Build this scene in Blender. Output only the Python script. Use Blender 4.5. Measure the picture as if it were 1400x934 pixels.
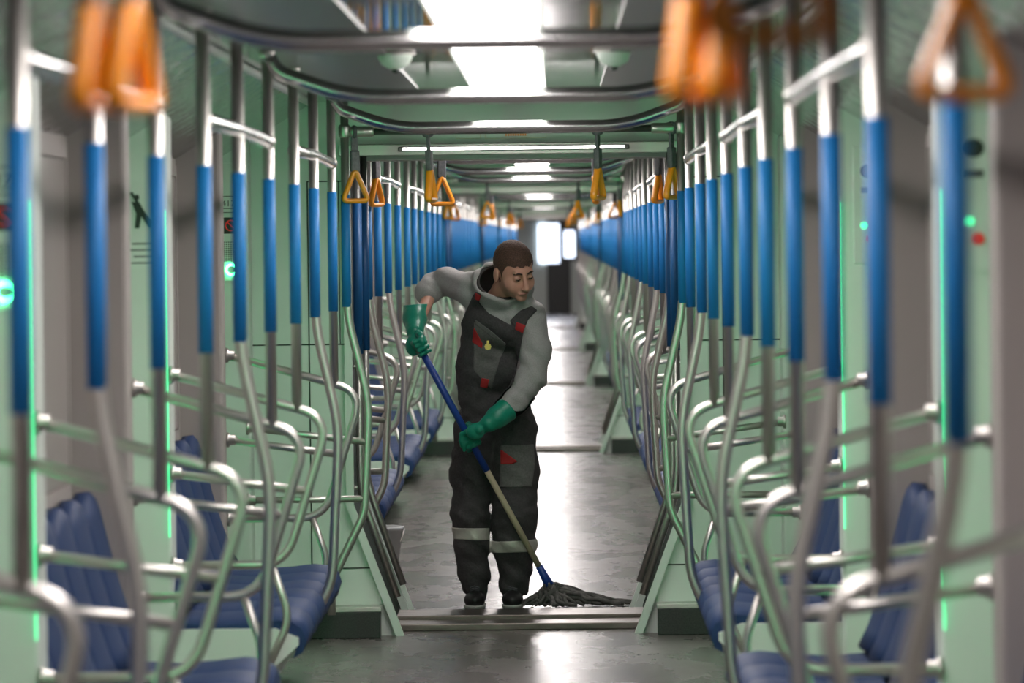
import bpy, bmesh, math, random
import numpy as np
from mathutils import Vector, Matrix, Quaternion, noise
random.seed(7)
for o in list(bpy.data.objects): bpy.data.objects.remove(o, do_unlink=True)
SC = bpy.context.scene
COL = SC.collection
PI = math.pi

# ---------------------------------------------------------------- camera
F_PX, VX, VY, ROLL = 7368.0, 760.3, 325.4, 0.0118
CAM_X, CAM_Z = 0.179, 1.72
cam_d = bpy.data.cameras.new('camera'); cam = bpy.data.objects.new('camera', cam_d); COL.objects.link(cam)
cam_d.sensor_width = 36.0; cam_d.lens = 36.0*F_PX/1400.0
cam_d.clip_start = 0.1; cam_d.clip_end = 400
dvec = Vector((VX-700.0, 467.0-VY, -F_PX)).normalized()
Q = dvec.rotation_difference(Vector((0, 0, -1)))
M = Matrix.Rotation(PI/2, 4, 'X') @ Matrix.Rotation(-ROLL, 4, 'Z') @ Q.to_matrix().to_4x4()
M.translation = Vector((CAM_X, 0, CAM_Z))
cam.matrix_world = M
cam_d.dof.use_dof = True; cam_d.dof.focus_distance = 24.95; cam_d.dof.aperture_fstop = 4.9
SC.camera = cam
# ---------------------------------------------------------------- world, exposure
W = bpy.data.worlds.new('tunnel_dark'); SC.world = W; W.use_nodes = True
W.node_tree.nodes['Background'].inputs[0].default_value = (0.55, 0.6, 0.6, 1)
W.node_tree.nodes['Background'].inputs[1].default_value = 0.08
SC.view_settings.view_transform = 'Standard'; SC.view_settings.look = 'None'
SC.view_settings.gamma = 1.0; SC.view_settings.exposure = 0.25
SC.view_settings.use_curve_mapping = False
CEIL_E, GREEN_E, BAR_E, WIN_E = 14.0, 20.0, 9.0, 2.6

def pix(x, y, Y):
    """photo pixel at distance Y -> world point"""
    c, s = math.cos(-ROLL), math.sin(-ROLL)
    dx, dy = x-VX, y-VY
    ax = c*dx + s*dy; ay = -s*dx + c*dy
    return Vector((ax*Y/F_PX + CAM_X, Y, CAM_Z - ay*Y/F_PX))

# ---------------------------------------------------------------- materials
MATS = {}
def mat(name, col, rough=0.5, metal=0.0, emit=None, es=0.0, coat=0.0, spec=0.5, var=None, bump=None, alpha=1.0, trans=0.0):
    m = bpy.data.materials.new(name); m.use_nodes = True
    nt = m.node_tree; b = nt.nodes['Principled BSDF']
    b.inputs['Base Color'].default_value = (*col, 1); b.inputs['Roughness'].default_value = rough
    b.inputs['Metallic'].default_value = metal; b.inputs['Specular IOR Level'].default_value = spec
    b.inputs['Coat Weight'].default_value = coat
    b.inputs['Transmission Weight'].default_value = trans
    b.inputs['Alpha'].default_value = alpha
    if emit: b.inputs['Emission Color'].default_value = (*emit, 1); b.inputs['Emission Strength'].default_value = es
    if var or bump:
        tc = nt.nodes.new('ShaderNodeTexCoord')
    if var:       # (scale, amount, stretch)
        mp = nt.nodes.new('ShaderNodeMapping'); mp.inputs['Scale'].default_value = var[2] if len(var) > 2 else (1, 1, 1)
        n = nt.nodes.new('ShaderNodeTexNoise'); n.inputs['Scale'].default_value = var[0]; n.inputs['Detail'].default_value = 4
        nt.links.new(tc.outputs['Object'], mp.inputs[0]); nt.links.new(mp.outputs[0], n.inputs['Vector'])
        r = nt.nodes.new('ShaderNodeMapRange'); r.inputs[1].default_value = .3; r.inputs[2].default_value = .7
        r.inputs[3].default_value = 1-var[1]; r.inputs[4].default_value = 1+var[1]
        nt.links.new(n.outputs['Fac'], r.inputs[0])
        mx = nt.nodes.new('ShaderNodeVectorMath'); mx.operation = 'SCALE'; mx.inputs[0].default_value = col
        nt.links.new(r.outputs[0], mx.inputs['Scale']); nt.links.new(mx.outputs[0], b.inputs['Base Color'])
    if bump:      # (scale, strength, distance)
        n2 = nt.nodes.new('ShaderNodeTexNoise'); n2.inputs['Scale'].default_value = bump[0]; n2.inputs['Detail'].default_value = 3
        nt.links.new(tc.outputs['Object'], n2.inputs['Vector'])
        bp = nt.nodes.new('ShaderNodeBump'); bp.inputs['Strength'].default_value = bump[1]; bp.inputs['Distance'].default_value = bump[2]
        nt.links.new(n2.outputs['Fac'], bp.inputs['Height']); nt.links.new(bp.outputs[0], b.inputs['Normal'])
    MATS[name] = m
    return m
STEEL = mat('brushed_steel', (.58, .56, .53), .38, .95)
POL = mat('polished_steel', (.56, .56, .56), .17, 1.0)
STEELD = mat('dark_steel', (.16, .155, .15), .35, 0.9)
SLEEVE = mat('blue_grip', (.010, .175, .48), .5, spec=.35)
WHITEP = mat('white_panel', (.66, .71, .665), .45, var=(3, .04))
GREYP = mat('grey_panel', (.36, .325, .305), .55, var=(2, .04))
GLASS = mat('grey_glass', (.34, .31, .29), .3, coat=.2)
SLOPE = mat('gloss_cove', (.27, .285, .29), .09, .9, var=(5, .2, (1, .3, 1)), bump=(7, .6, .03))
CEIL = mat('ceiling_panel', (.17, .18, .165), .07, .35)
SEATB = mat('seat_blue', (.015, .038, .115), .6, spec=.25, bump=(160, .2, .001))
DARKP = mat('speckled_plinth', (.028, .03, .028), .4, var=(150, .5))
RUBBER = mat('black_rubber', (.018, .018, .018), .6)
ORANGE = mat('orange_plastic', (.88, .30, .012), .35, coat=.3)
STRAP = mat('grey_strap', (.10, .10, .11), .5, var=(80, .3))
BELLOW = mat('bellows_grey', (.10, .11, .105), .5)
LIGHT = mat('ceiling_light_diffuser', (1, 1, 1), .5, emit=(1.0, .93, .91), es=CEIL_E)
LIGHTD = mat('ceiling_light_diffuser_dim', (1, 1, 1), .5, emit=(1.0, .93, .91), es=3.0)
GLED = mat('green_door_light', (.1, .8, .4), .5, emit=(.06, 1.0, .33), es=GREEN_E)
BARL = mat('gangway_light', (1, 1, 1), .5, emit=(1.0, .97, .93), es=BAR_E)
GWFILL = mat('added_gangway_fill', (1, 1, 1), .5, emit=(1.0, .95, .93), es=15.0)  # glow of the added fill lamps in the gangways
WINL = mat('bright_window', (1, 1, 1), .5, emit=(.72, .82, 1.0), es=WIN_E)
RED = mat('red_print', (.6, .03, .03), .5, emit=(.9, .05, .05), es=.15)
INK = mat('black_print', (.02, .025, .022), .5)
PLATE = mat('metal_threshold', (.17, .145, .13), .36, .8, var=(18, .35, (.2, 3, 1)), bump=(60, .5, .003))
PAPER = mat('cream_plate', (.62, .60, .46), .5)

def floor_material():
    m = bpy.data.materials.new('wet_grey_floor'); m.use_nodes = True
    nt = m.node_tree; b = nt.nodes['Principled BSDF']; tc = nt.nodes.new('ShaderNodeTexCoord')
    n = nt.nodes.new('ShaderNodeTexNoise'); n.inputs['Scale'].default_value = 2.2; n.inputs['Detail'].default_value = 7; n.inputs['Roughness'].default_value = .65
    mp = nt.nodes.new('ShaderNodeMapping'); mp.inputs['Scale'].default_value = (1.5, .55, 1); mp.inputs['Rotation'].default_value = (0, 0, .35)
    nt.links.new(tc.outputs['Object'], mp.inputs[0]); nt.links.new(mp.outputs[0], n.inputs['Vector'])
    r = nt.nodes.new('ShaderNodeValToRGB'); r.color_ramp.elements[0].position = .3; r.color_ramp.elements[1].position = .75
    r.color_ramp.elements[0].color = (.085, .074, .071, 1); r.color_ramp.elements[1].color = (.145, .128, .122, 1)
    nt.links.new(n.outputs['Fac'], r.inputs[0]); nt.links.new(r.outputs[0], b.inputs['Base Color'])
    b.inputs['Specular IOR Level'].default_value = .24
    r2 = nt.nodes.new('ShaderNodeMapRange'); r2.inputs[1].default_value = .35; r2.inputs[2].default_value = .7; r2.inputs[3].default_value = .22; r2.inputs[4].default_value = .34
    nt.links.new(n.outputs['Fac'], r2.inputs[0]); nt.links.new(r2.outputs[0], b.inputs['Roughness'])
    n3 = nt.nodes.new('ShaderNodeTexNoise'); n3.inputs['Scale'].default_value = 900
    nt.links.new(tc.outputs['Object'], n3.inputs['Vector'])
    bp = nt.nodes.new('ShaderNodeBump'); bp.inputs['Strength'].default_value = .06; bp.inputs['Distance'].default_value = .001
    nt.links.new(n3.outputs['Fac'], bp.inputs['Height']); nt.links.new(bp.outputs[0], b.inputs['Normal'])
    return m
FLOORM = floor_material()
def perforated_material():
    m = bpy.data.materials.new('perforated_vent'); m.use_nodes = True
    nt = m.node_tree; b = nt.nodes['Principled BSDF']; tc = nt.nodes.new('ShaderNodeTexCoord')
    v = nt.nodes.new('ShaderNodeTexVoronoi'); v.inputs['Scale'].default_value = 75; v.inputs['Randomness'].default_value = 0
    nt.links.new(tc.outputs['Object'], v.inputs['Vector'])
    r = nt.nodes.new('ShaderNodeValToRGB'); r.color_ramp.elements[0].position = .3; r.color_ramp.elements[1].position = .38
    r.color_ramp.elements[0].color = (.01, .012, .011, 1); r.color_ramp.elements[1].color = (.13, .14, .13, 1)
    nt.links.new(v.outputs['Distance'], r.inputs[0]); nt.links.new(r.outputs[0], b.inputs['Base Color'])
    b.inputs['Roughness'].default_value = .35; b.inputs['Metallic'].default_value = .4
    return m
PERF = perforated_material()

# ---------------------------------------------------------------- mesh helpers
def link_mesh(name, me, mats, parent=None, smooth=True, loc=None):
    for m in (mats if isinstance(mats, (list, tuple)) else [mats]): me.materials.append(m)
    if smooth is not None:
        for p in me.polygons: p.use_smooth = smooth
    o = bpy.data.objects.new(name, me); COL.objects.link(o)
    if parent: o.parent = parent
    if loc: o.location = loc
    return o
class MB:
    def __init__(s): s.bm = bmesh.new(); s.mi = 0
    def face(s, vs, smooth=True):
        try:
            f = s.bm.faces.new(vs); f.material_index = s.mi; f.smooth = smooth; return f
        except ValueError: return None
    def box(s, x0, x1, y0, y1, z0, z1, bevel=0):
        x0, x1 = sorted((x0, x1)); y0, y1 = sorted((y0, y1)); z0, z1 = sorted((z0, z1))
        b = [s.bm.verts.new(p) for p in ((x0,y0,z0),(x1,y0,z0),(x1,y1,z0),(x0,y1,z0),(x0,y0,z1),(x1,y0,z1),(x1,y1,z1),(x0,y1,z1))]
        fs = [s.face([b[i] for i in q], False) for q in ((0,3,2,1),(4,5,6,7),(0,1,5,4),(1,2,6,5),(2,3,7,6),(3,0,4,7))]
        if bevel:
            es = set(e for f in fs for e in f.edges)
            r = bmesh.ops.bevel(s.bm, geom=list(es), offset=bevel, segments=2, affect='EDGES', profile=.5)
            for f in r['faces']: f.material_index = s.mi
        return s
    def prism(s, poly, axis, a, b):
        """poly of 2D points extruded along axis ('x','y','z') from a to b"""
        def P(u, v, t): return {'y': (u, t, v), 'x': (t, u, v), 'z': (u, v, t)}[axis]
        A = [s.bm.verts.new(P(u, v, a)) for u, v in poly]; B = [s.bm.verts.new(P(u, v, b)) for u, v in poly]
        n = len(poly)
        for i in range(n): s.face([A[i], A[(i+1) % n], B[(i+1) % n], B[i]], False)
        s.face(A[::-1], False); s.face(B, False)
        return s
    def tube(s, pts, r, n=10, caps=True, closed=False, flat=1.0):
        pts = [Vector(p) for p in pts]; N = len(pts)
        R = r if isinstance(r, (list, tuple)) else [r]*N
        rings = []; up = None
        for i, p in enumerate(pts):
            if closed: t = (pts[(i+1) % N]-pts[i-1]).normalized()
            elif i == 0: t = (pts[1]-p).normalized()
            elif i == N-1: t = (p-pts[-2]).normalized()
            else: t = ((pts[i+1]-p).normalized()+(p-pts[i-1]).normalized()).normalized()
            if up is None:
                up = Vector((0, 1, 0)) if abs(t.y) < .9 else Vector((0, 0, 1))
            u = (up - t*up.dot(t)).normalized(); up = u; v = t.cross(u)
            rings.append([s.bm.verts.new(p + u*math.cos(2*PI*k/n)*R[i]*flat + v*math.sin(2*PI*k/n)*R[i]) for k in range(n)])
        for i in range(N if closed else N-1):
            a, b = rings[i], rings[(i+1) % N]
            for k in range(n): s.face([a[k], a[(k+1) % n], b[(k+1) % n], b[k]])
        if caps and not closed: s.face(rings[0][::-1], False); s.face(rings[-1], False)
        return s
    def lathe(s, prof, axis_pt, axis='z', n=20, caps=True):
        ax = Vector(axis_pt); rings = []
        for r, h in prof:
            ring = []
            for k in range(n):
                a = 2*PI*k/n; c, d = math.cos(a)*r, math.sin(a)*r
                ring.append(s.bm.verts.new(ax + Vector({'z': (c, d, h), 'x': (h, c, d), 'y': (c, h, d)}[axis])))
            rings.append(ring)
        for a, b in zip(rings, rings[1:]):
            for k in range(n): s.face([a[k], a[(k+1) % n], b[(k+1) % n], b[k]])
        if caps: s.face(rings[0][::-1], False); s.face(rings[-1], False)
        return s
    def build(s, name, mats, parent=None, loc=None):
        bmesh.ops.recalc_face_normals(s.bm, faces=s.bm.faces)
        me = bpy.data.meshes.new(name); s.bm.to_mesh(me); s.bm.free()
        return link_mesh(name, me, mats, parent, None, loc)
def fillet(pts, rad, n=6):
    pts = [Vector(p) for p in pts]; out = [pts[0]]
    for i in range(1, len(pts)-1):
        a, p, b = pts[i-1], pts[i], pts[i+1]
        r = rad[i-1] if isinstance(rad, (list, tuple)) else rad
        u = (a-p); v = (b-p); ru = min(r, u.length*.48); rv = min(r, v.length*.48); ru = rv = min(ru, rv)
        p0 = p+u.normalized()*ru; p1 = p+v.normalized()*rv
        for k in range(n+1):
            t = k/n; out.append(p0*(1-t)**2 + p*2*t*(1-t) + p1*t*t)
    out.append(pts[-1]); return out
def tag(o, label=None, cat=None, group=None, kind=None):
    if label: o['label'] = label
    if cat: o['category'] = cat
    if group: o['group'] = group
    if kind: o['kind'] = kind
    return o
def empty(name, loc):
    o = bpy.data.objects.new(name, None); COL.objects.link(o); o.location = loc; o.empty_display_size = .1
    return o
def copy_tree(o, parent=None):
    c = o.copy(); COL.objects.link(c)
    if parent: c.parent = parent
    for ch in list(KIDS.get(o.name, [])): copy_tree(ch, c)
    return c
KIDS = {}
def reg(root):
    def walk(o):
        KIDS[o.name] = [c for c in bpy.data.objects if c.parent == o]
        for c in KIDS[o.name]: walk(c)
    walk(root)
def struct(o): o['kind'] = 'structure'; return o

# ---------------------------------------------------------------- layout of the train
HP = .7125            # pole line, half distance
ZC = 2.32             # ceiling
XJ, XD, XW = 1.145, 1.295, 1.32
PITCH = 19.6
ORD = ['first', 'second', 'third', 'fourth', 'fifth', 'sixth']
SIDES = ((-1, 'left'), (1, 'right'))
cars = []             # (index, y0, y1, [(bench near, bench far)], [portal pole y])
cars.append((0, 5.9, 23.4, [(8.93, 12.03), (13.66, 16.76), (18.38, 21.48)], [7.2, 22.85]))
for i in range(1, 6):
    s0 = 25.0 + PITCH*(i-1); b = []
    y = s0+1.95
    for k in range(3): b.append((y, y+3.4)); y += 3.4+1.9
    cars.append((i, s0, s0+18.0, b, [s0+.55, s0+18.0-.55]))
portals = [5.9-1.6] + [23.4+PITCH*i for i in range(5)]   # start of each gangway, 1.6 long
Y0, Y1 = -1.5, 123.0

# ---------------------------------------------------------------- structure
fl = MB().box(-1.36, 1.36, Y0, Y1+.2, -.06, 0)
struct(fl.build('floor', FLOORM))
ce = MB().box(-.9, .9, Y0, Y1+.2, ZC, ZC+.06)
struct(ce.build('ceiling', CEIL))
for sd, sn in SIDES:
    w = MB().box(sd*XW, sd*(XW+.05), Y0, Y1+.2, 0, 2.1)
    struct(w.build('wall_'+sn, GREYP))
    w = MB().prism([(sd*1.345, 2.035), (sd*.87, ZC), (sd*.87, ZC+.05), (sd*1.40, 2.035)], 'y', Y0, Y1+.2)
    struct(w.build('trim_cove_'+sn, SLOPE))
    w = MB()
    for c in cars:
        w.tube([(sd*.865, c[1]+.02, ZC-.012), (sd*.865, c[2]-.02, ZC-.012)], .016, 8)
    struct(w.build('trim_rail_'+sn, WHITEP))
    w = MB().box(sd*1.18, sd*XW, Y0, Y1+.1, 0, .09)
    struct(w.build('baseboard_'+sn, DARKP))
w = MB().box(-1.36, 1.36, Y0-.06, Y0, 0, ZC); struct(w.build('wall_back', GREYP))
# perforated vent panels either side of the light, per carriage
n = 0
for c in cars:
    for sd, sn in SIDES:
        n += 1
        ve = MB().box(sd*.36, sd*.74, c[1]+.6, c[2]-2.0, ZC-.008, ZC+.001)
        struct(ve.build('trim_%d' % n, PERF))
        for q in range(1, 5):
            pass
TR = [n]
def trim_name(): TR[0] += 1; return 'trim_%d' % TR[0]
# wall: jambs, windows, doors
WN = [0]; DN = [0]
def jamb(sd, ya, yb, m):
    j = MB().box(sd*XJ, sd*(XW+.01), ya, yb, 0, 2.155, .012)
    return struct(j.build(trim_name(), m))
for ci, c0, c1, benches, pp in cars:
    zones = []
    for sd, sn in SIDES:
        for (ya, yb) in benches:
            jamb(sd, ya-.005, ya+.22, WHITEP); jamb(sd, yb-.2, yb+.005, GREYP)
            if ci < 3:
                WN[0] += 1
                wn = MB().box(sd*(XW-.012), sd*(XW+.02), ya+.42, yb-.42, .99, 1.98, .01)
                wo = struct(wn.build('window_%d' % WN[0], GLASS))
                fr = MB()
                for a, b, c, d in ((ya+.38, yb-.38, .95, .99), (ya+.38, yb-.38, 1.98, 2.02), (ya+.38, ya+.42, .99, 1.98), (yb-.42, yb-.38, .99, 1.98)):
                    fr.box(sd*(XW-.016), sd*(XW+.01), a, b, c, d)
                fr.build('window_frame', GREYP, wo)
        # door openings: gaps before, between and after benches
        edges = [pp[0]+.15] + [v for b in benches for v in b] + [pp[1]+.15 if ci == 0 else pp[1]-.12]
        edges = [edges[i:i+2] for i in range(0, len(edges), 2)]
        for (ya, yb) in edges:
            if yb-ya < .5: continue
            DN[0] += 1
            d = MB().box(sd*XD, sd*(XW+.02), ya, yb, .01, 2.08)
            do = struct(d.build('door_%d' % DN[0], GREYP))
            mid = (ya+yb)/2
            if ci < 3:
                sl = MB().box(sd*(XD-.008), sd*(XD+.01), mid-.012, mid+.012, .02, 2.07); sl.build('door_seal', RUBBER, do)
                pn = MB()
                pn.box(sd*(XD-.005), sd*(XD+.01), ya+.1, mid-.12, .9, 1.9, .01); pn.box(sd*(XD-.005), sd*(XD+.01), mid+.12, yb-.1, .9, 1.9, .01)
                pn.build('door_window', GLASS, do)
# door lights: green light strips fixed to the jamb on the near side of each door, facing into the doorway
gl = MB().box(-.01, .01, -.004, .004, .25, 2.05); glp = gl.build('door_light', GLED)
glw = glp.data.copy(); glw.materials[0] = mat('green_door_light_dim', (.1, .8, .4), .5, emit=(.10, 1.0, .40), es=1.6)
first = True
for ci, c0, c1, benches, pp in cars:
    if ci > 3: continue
    for sd, sn in SIDES:
        for k, (ya, yb) in enumerate([(None, pp[0])]+benches):
            pos = (sd*(XJ+.05), yb+.0095 if ya else pp[0]-.02, 0)
            if not ya: continue
            o = glp if first else glp.copy()
            if not first: COL.objects.link(o)
            first = False; o.location = pos
            tag(o, 'green light strip, near post of the %s %s-hand doorway, %s carriage' % (['second', 'third', 'fourth'][k-1], sn, ORD[ci]), 'light', 'green door lights on the near posts')
            o2 = glp.copy(); COL.objects.link(o2)
            o2.data = glw; o2.scale = (.14, 1, .62)
            o2.location = (sd*(XJ+.006), benches[k-1][0]-.0115, .56)
            tag(o2, 'green light strip, far post of the %s %s-hand doorway, %s carriage' % (['first', 'second', 'third'][k-1], sn, ORD[ci]), 'light', 'green door lights on the far posts')

# carriage end walls with gangways
HOLE = [(-.52, 0), (-.73, .57), (-.73, 2.09), (.73, 2.09), (.73, .57), (.52, 0)]
def end_wall(yf, th):
    """yf: face plane; wall is th thick towards +y"""
    m = MB()
    m.prism([(-XW, 0), (-.52, 0), (-.73, .57), (-.73, 2.09), (-XW, 2.09)], 'y', yf, yf+th)
    m.prism([(XW, 0), (.52, 0), (.73, .57), (.73, 2.09), (XW, 2.09)], 'y', yf, yf+th)
    m.prism([(-XW, 2.09), (XW, 2.09), (XW, ZC), (-XW, ZC)], 'y', yf, yf+th)
    return struct(m.build('wall_end', WHITEP))
for i, py in enumerate(portals):
    wa = end_wall(py, .09); wb = end_wall(py+1.51, .09)
    # gangway tunnel lining with bellows ribs
    m = MB()
    for sd in (-1, 1):
        m.prism([(sd*.555, 0), (sd*.765, .57), (sd*.765, 2.13), (sd*.80, 2.13), (sd*.80, .56), (sd*.60, 0)], 'y', py+.09, py+1.51)
        for q in range(14):
            yy = py+.14+q*.098
            m.tube(fillet([(sd*.572, yy, .02), (sd*.762, yy, .57), (sd*.762, yy, 2.10)], .05), .016, 6)
    m.box(-.80, .80, py+.09, py+1.51, 2.13, 2.17)
    struct(m.build('wall_gangway', BELLOW))
    m = MB()
    m.box(-.56, .56, py+.30, py+.78, 0, .012, .003); m.box(-.56, .56, py+.82, py+1.30, 0, .022, .003)
    m.box(-.56, .56, py+.24, py+.30, 0, .03, .004); m.box(-.56, .56, py+.775, py+.825, 0, .03, .004)
    struct(m.build(trim_name(), PLATE))
    if 1:
        for face, s in ((py, -1), (py+1.6, 1)):
            if face == portals[0]: continue
            # frame round the opening
            m = MB()
            for sd in (-1, 1):
                m.prism([(sd*.50, 0), (sd*.712, .57), (sd*.712, 2.09), (sd*.745, 2.09), (sd*.745, .565), (sd*.535, 0)], 'y', face, face+s*.045)
            m.mi = 1; m.box(-.76, .76, face, face+s*.05, 2.085, 2.135, .004)
            struct(m.build(trim_name(), [WHITEP, STEEL]))
            # grooves and panels on the end wall
            m = MB()
            for sd in (-1, 1):
                m.box(sd*.896, sd*.902, face, face+s*.003, .12, 1.98)
                m.box(sd*.60, sd*1.15, face, face+s*.003, .292, .298)
                m.box(sd*.745, sd*1.15, face, face+s*.003, 1.266, 1.272)
                m.box(sd*.75, sd*.90, face, face+s*.003, 1.975, 1.98)
                m.box(sd*.762, sd*.766, face, face+s*.003, 1.27, 1.98)
                m.box(sd*1.146, sd*1.152, face, face+s*.003, .12, 2.14)
            struct(m.build(trim_name(), INK))
            for sd in (-1, 1):
                m = MB(); m.box(sd*.60, sd*1.16, face, face+s*.16, 0, .115, .004)
                m.mi = 1; m.box(sd*.595, sd*1.16, face, face+s*.162, .115, .135, .002)
                struct(m.build(trim_name(), [DARKP, STEEL]))
# light bars over the gangway openings
lb = empty('gangway_light', (0, 0, 0))
MB().box(-.50, .50, -.02, .0, -.010, .010, .003).build('light_housing', STEELD, lb)
MB().box(-.48, .48, -.026, -.018, -.0055, .0055).build('light_tube', BARL, lb)
reg(lb)
for i, py in enumerate(portals[1:2]):
    o = lb
    o.location = (0, py-.052, 2.112)
    tag(o, 'slim white light bar above the opening at the end of the %s carriage' % ORD[i], 'light')
gc = empty('added_gangway_fill_light', (0, 0, 2.131))  # added fill lamp, hidden behind the header, brightens the cleaner from the front
MB().box(-.56, .56, -.09, .09, -.014, .0, .003).build('light_frame', WHITEP, gc)
MB().box(-.53, .53, -.07, .07, -.018, -.010).build('diffuser', GWFILL, gc)
reg(gc)
for i, py in enumerate(portals[1:3]):
    o = gc if i == 0 else copy_tree(gc)
    o.location = (0, py+.45, 2.131)
    tag(o, 'unseen fill lamp added under the roof of the %s gangway' % ORD[i], 'light', 'added gangway fill lamps')
# signs above the nearest gangway
for (x0, x1, y0, y1, lab) in ((623, 657, 181, 190, 'small blank framed notice plate, left of the two above the gangway opening'), (663, 747, 181, 190, 'wide framed notice plate with orange lettering above the gangway opening')):
    a = pix(x0, y1, 23.38); b = pix(x1, y0, 23.38)
    s = empty('notice_plate', ((a.x+b.x)/2, 23.395, a.z))
    w_, h_ = (b.x-a.x)/2, .034
    MB().box(-w_, w_, -.006, .004, 0, h_).build('plate', WHITEP, s)
    fr = MB()
    fr.box(-w_, w_, -.009, -.004, 0, .003); fr.box(-w_, w_, -.009, -.004, h_-.003, h_); fr.box(-w_, -w_+.003, -.009, -.004, .003, h_-.003); fr.box(w_-.003, w_, -.009, -.004, .003, h_-.003)
    fr.build('frame', PAPER, s)
    if x0 > 650:
        t = MB()
        for q in range(9): t.box(-.045+q*.0105, -.038+q*.0105, -.0085, -.004, .012, .021)
        t.build('lettering', ORANGE, s)
    tag(s, lab, 'sign')
# far end: driver cab wall
m = MB().box(-1.36, 1.36, Y1, Y1+.1, 0, ZC); struct(m.build('wall_far', WHITEP))
m = MB().box(-.04, .50, Y1-.05, Y1+.01, 0, 2.14, .01); dd = struct(m.build('door_cab', DARKP))
MB().box(-.22, .25, Y1-.07, Y1-.045, 1.15, 2.05, .008).build('door_window', WINL, dd)
m = MB().box(.28, .66, Y1-.03, Y1+.02, 1.2, 1.95, .01); wo = struct(m.build('window_cab', RUBBER))
MB().box(.36, .60, Y1-.075, Y1-.05, 1.27, 1.88, .01).build('window_pane', WINL, wo)

# ---------------------------------------------------------------- ceiling lights
for ci, c0, c1, benches, pp in cars:
    l = empty('ceiling_light', (0, c0, ZC))
    L0, L1 = .2, c1-c0-1.2
    MB().box(-.15, .15, L0-.02, L1+.02, -.014, .001, .003).build('light_frame', WHITEP, l)
    MB().box(-.127, .127, L0, L1, -.034, -.012, .006).build('diffuser', LIGHT, l)
    tag(l, 'long white ceiling light panel along the roof of the %s carriage' % ORD[ci], 'light', 'ceiling light panels')
# the light of the carriage the camera stands in
l = empty('ceiling_light', (0, Y0, ZC)); MB().box(-.15, .15, .3, 5.2, -.014, .001, .003).build('light_frame', WHITEP, l)
MB().box(-.13, .13, .35, 5.1, -.022, -.012).build('diffuser', LIGHTD, l)
tag(l, 'white ceiling light panel above and behind the camera, nearest of all', 'light', 'ceiling light panels')
# ceiling domes
dm = empty('ceiling_speaker', (-.33, 17.3, ZC-.002))
MB().lathe([(.055, 0), (.055, -.012), (.045, -.035), (.02, -.05), (.001, -.052)], (0, 0, 0), n=20).build('dome', WHITEP, dm)
MB().lathe([(.012, -.05), (.012, -.06), (.004, -.064)], (0, 0, 0), n=12).build('lens', INK, dm)
MB().lathe([(.065, .002), (.065, -.006)], (0, 0, 0), n=24).build('rim', STEEL, dm)
reg(dm)
dd = copy_tree(dm); dd.location.x = .37
tag(dm, 'pale dome fixture on the ceiling left of the light panel', 'ceiling fixture', 'ceiling domes')
tag(dd, 'pale dome fixture on the ceiling right of the light panel', 'ceiling fixture', 'ceiling domes')

# ---------------------------------------------------------------- handrails
RP, RL = .0175, .0160
ZS0, ZS1 = CAM_Z-.282, CAM_Z+.194      # blue sleeve
def P2(pts): return [(x, 0, z) for x, z in pts]
LOOP = fillet(P2([(-.428, 1.268), (.112, 1.118), (-.045, .615), (-.428, .615)]), [.11, .10], 8)
def slant_x(z): return .112 + (z-1.118)*(.157/.503)
STRUT = fillet(P2([(-.094, .615), (-.03, .43), (-.12, .25)]), .07)
BENT = fillet(P2([(0, ZC), (0, 1.41), (.082, 1.03), (.05, .44), (-.09, .24)]), [.10, .10, .09], 6)
BENTP = fillet(P2([(0, ZC), (0, 1.41), (.09, 1.03), (.065, .56), (-.08, .27), (-.08, .13)]), [.10, .10, .05, .05], 6)
def flange(m, x, z, s=1):
    m.lathe([(.03, 0), (.03, .010), (.021, .014), (.021, .034), (.017, .036)], (x, 0, z), axis='x', n=16)
def make_partition(detail=True):
    r = empty('seat_end_handrail', (0, 0, 0))
    if detail:
        MB().tube([(0, 0, 1.142), (0, 0, ZC)], RP, 14).build('pole', STEEL, r)
        MB().tube([(0, 0, ZS0), (0, 0, ZS1)], RP+.0022, 14).build('blue_sleeve', SLEEVE, r)
        MB().tube(LOOP, RL, 12).build('loop_rail', STEEL, r)
        MB().tube([(-.428, 0, .93), (slant_x(.865), 0, .865)], RL*.92, 12).build('middle_rail', STEEL, r)
        MB().tube(STRUT, RL*.9, 10).build('strut', STEEL, r)
        for z in (1.268, .93, .615):
            m = MB(); flange(m, -.432, z); m.build('wall_flange', STEEL, r)
        MB().lathe([(.026, ZC-.03), (.026, ZC)], (0, 0, 0), n=16).build('ceiling_flange', STEEL, r)
    else:
        m = MB(); m.tube([(0, 0, 1.142), (0, 0, ZC)], RP, 8); m.tube(LOOP[::2], RL, 6); m.tube([(-.428, 0, .93), (slant_x(.865), 0, .865)], RL, 6)
        m.tube(STRUT[::2], RL, 6); m.mi = 1; m.tube([(0, 0, ZS0), (0, 0, ZS1)], RP+.0022, 8)
        m.build('rails', [STEEL, SLEEVE], r)
    reg(r); return r
def make_bent(detail=True):
    r = empty('bent_grab_pole', (0, 0, 0))
    MB().tube(BENT if detail else BENT[::2], RP, 12 if detail else 6).build('pole', STEEL, r)
    MB().tube([(0, 0, ZS0), (0, 0, ZS1)], RP+.0022, 12 if detail else 8).build('blue_sleeve', SLEEVE, r)
    if detail: MB().lathe([(.026, ZC-.03), (.026, ZC)], (0, 0, 0), n=16).build('ceiling_flange', STEEL, r)
    reg(r); return r
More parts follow.
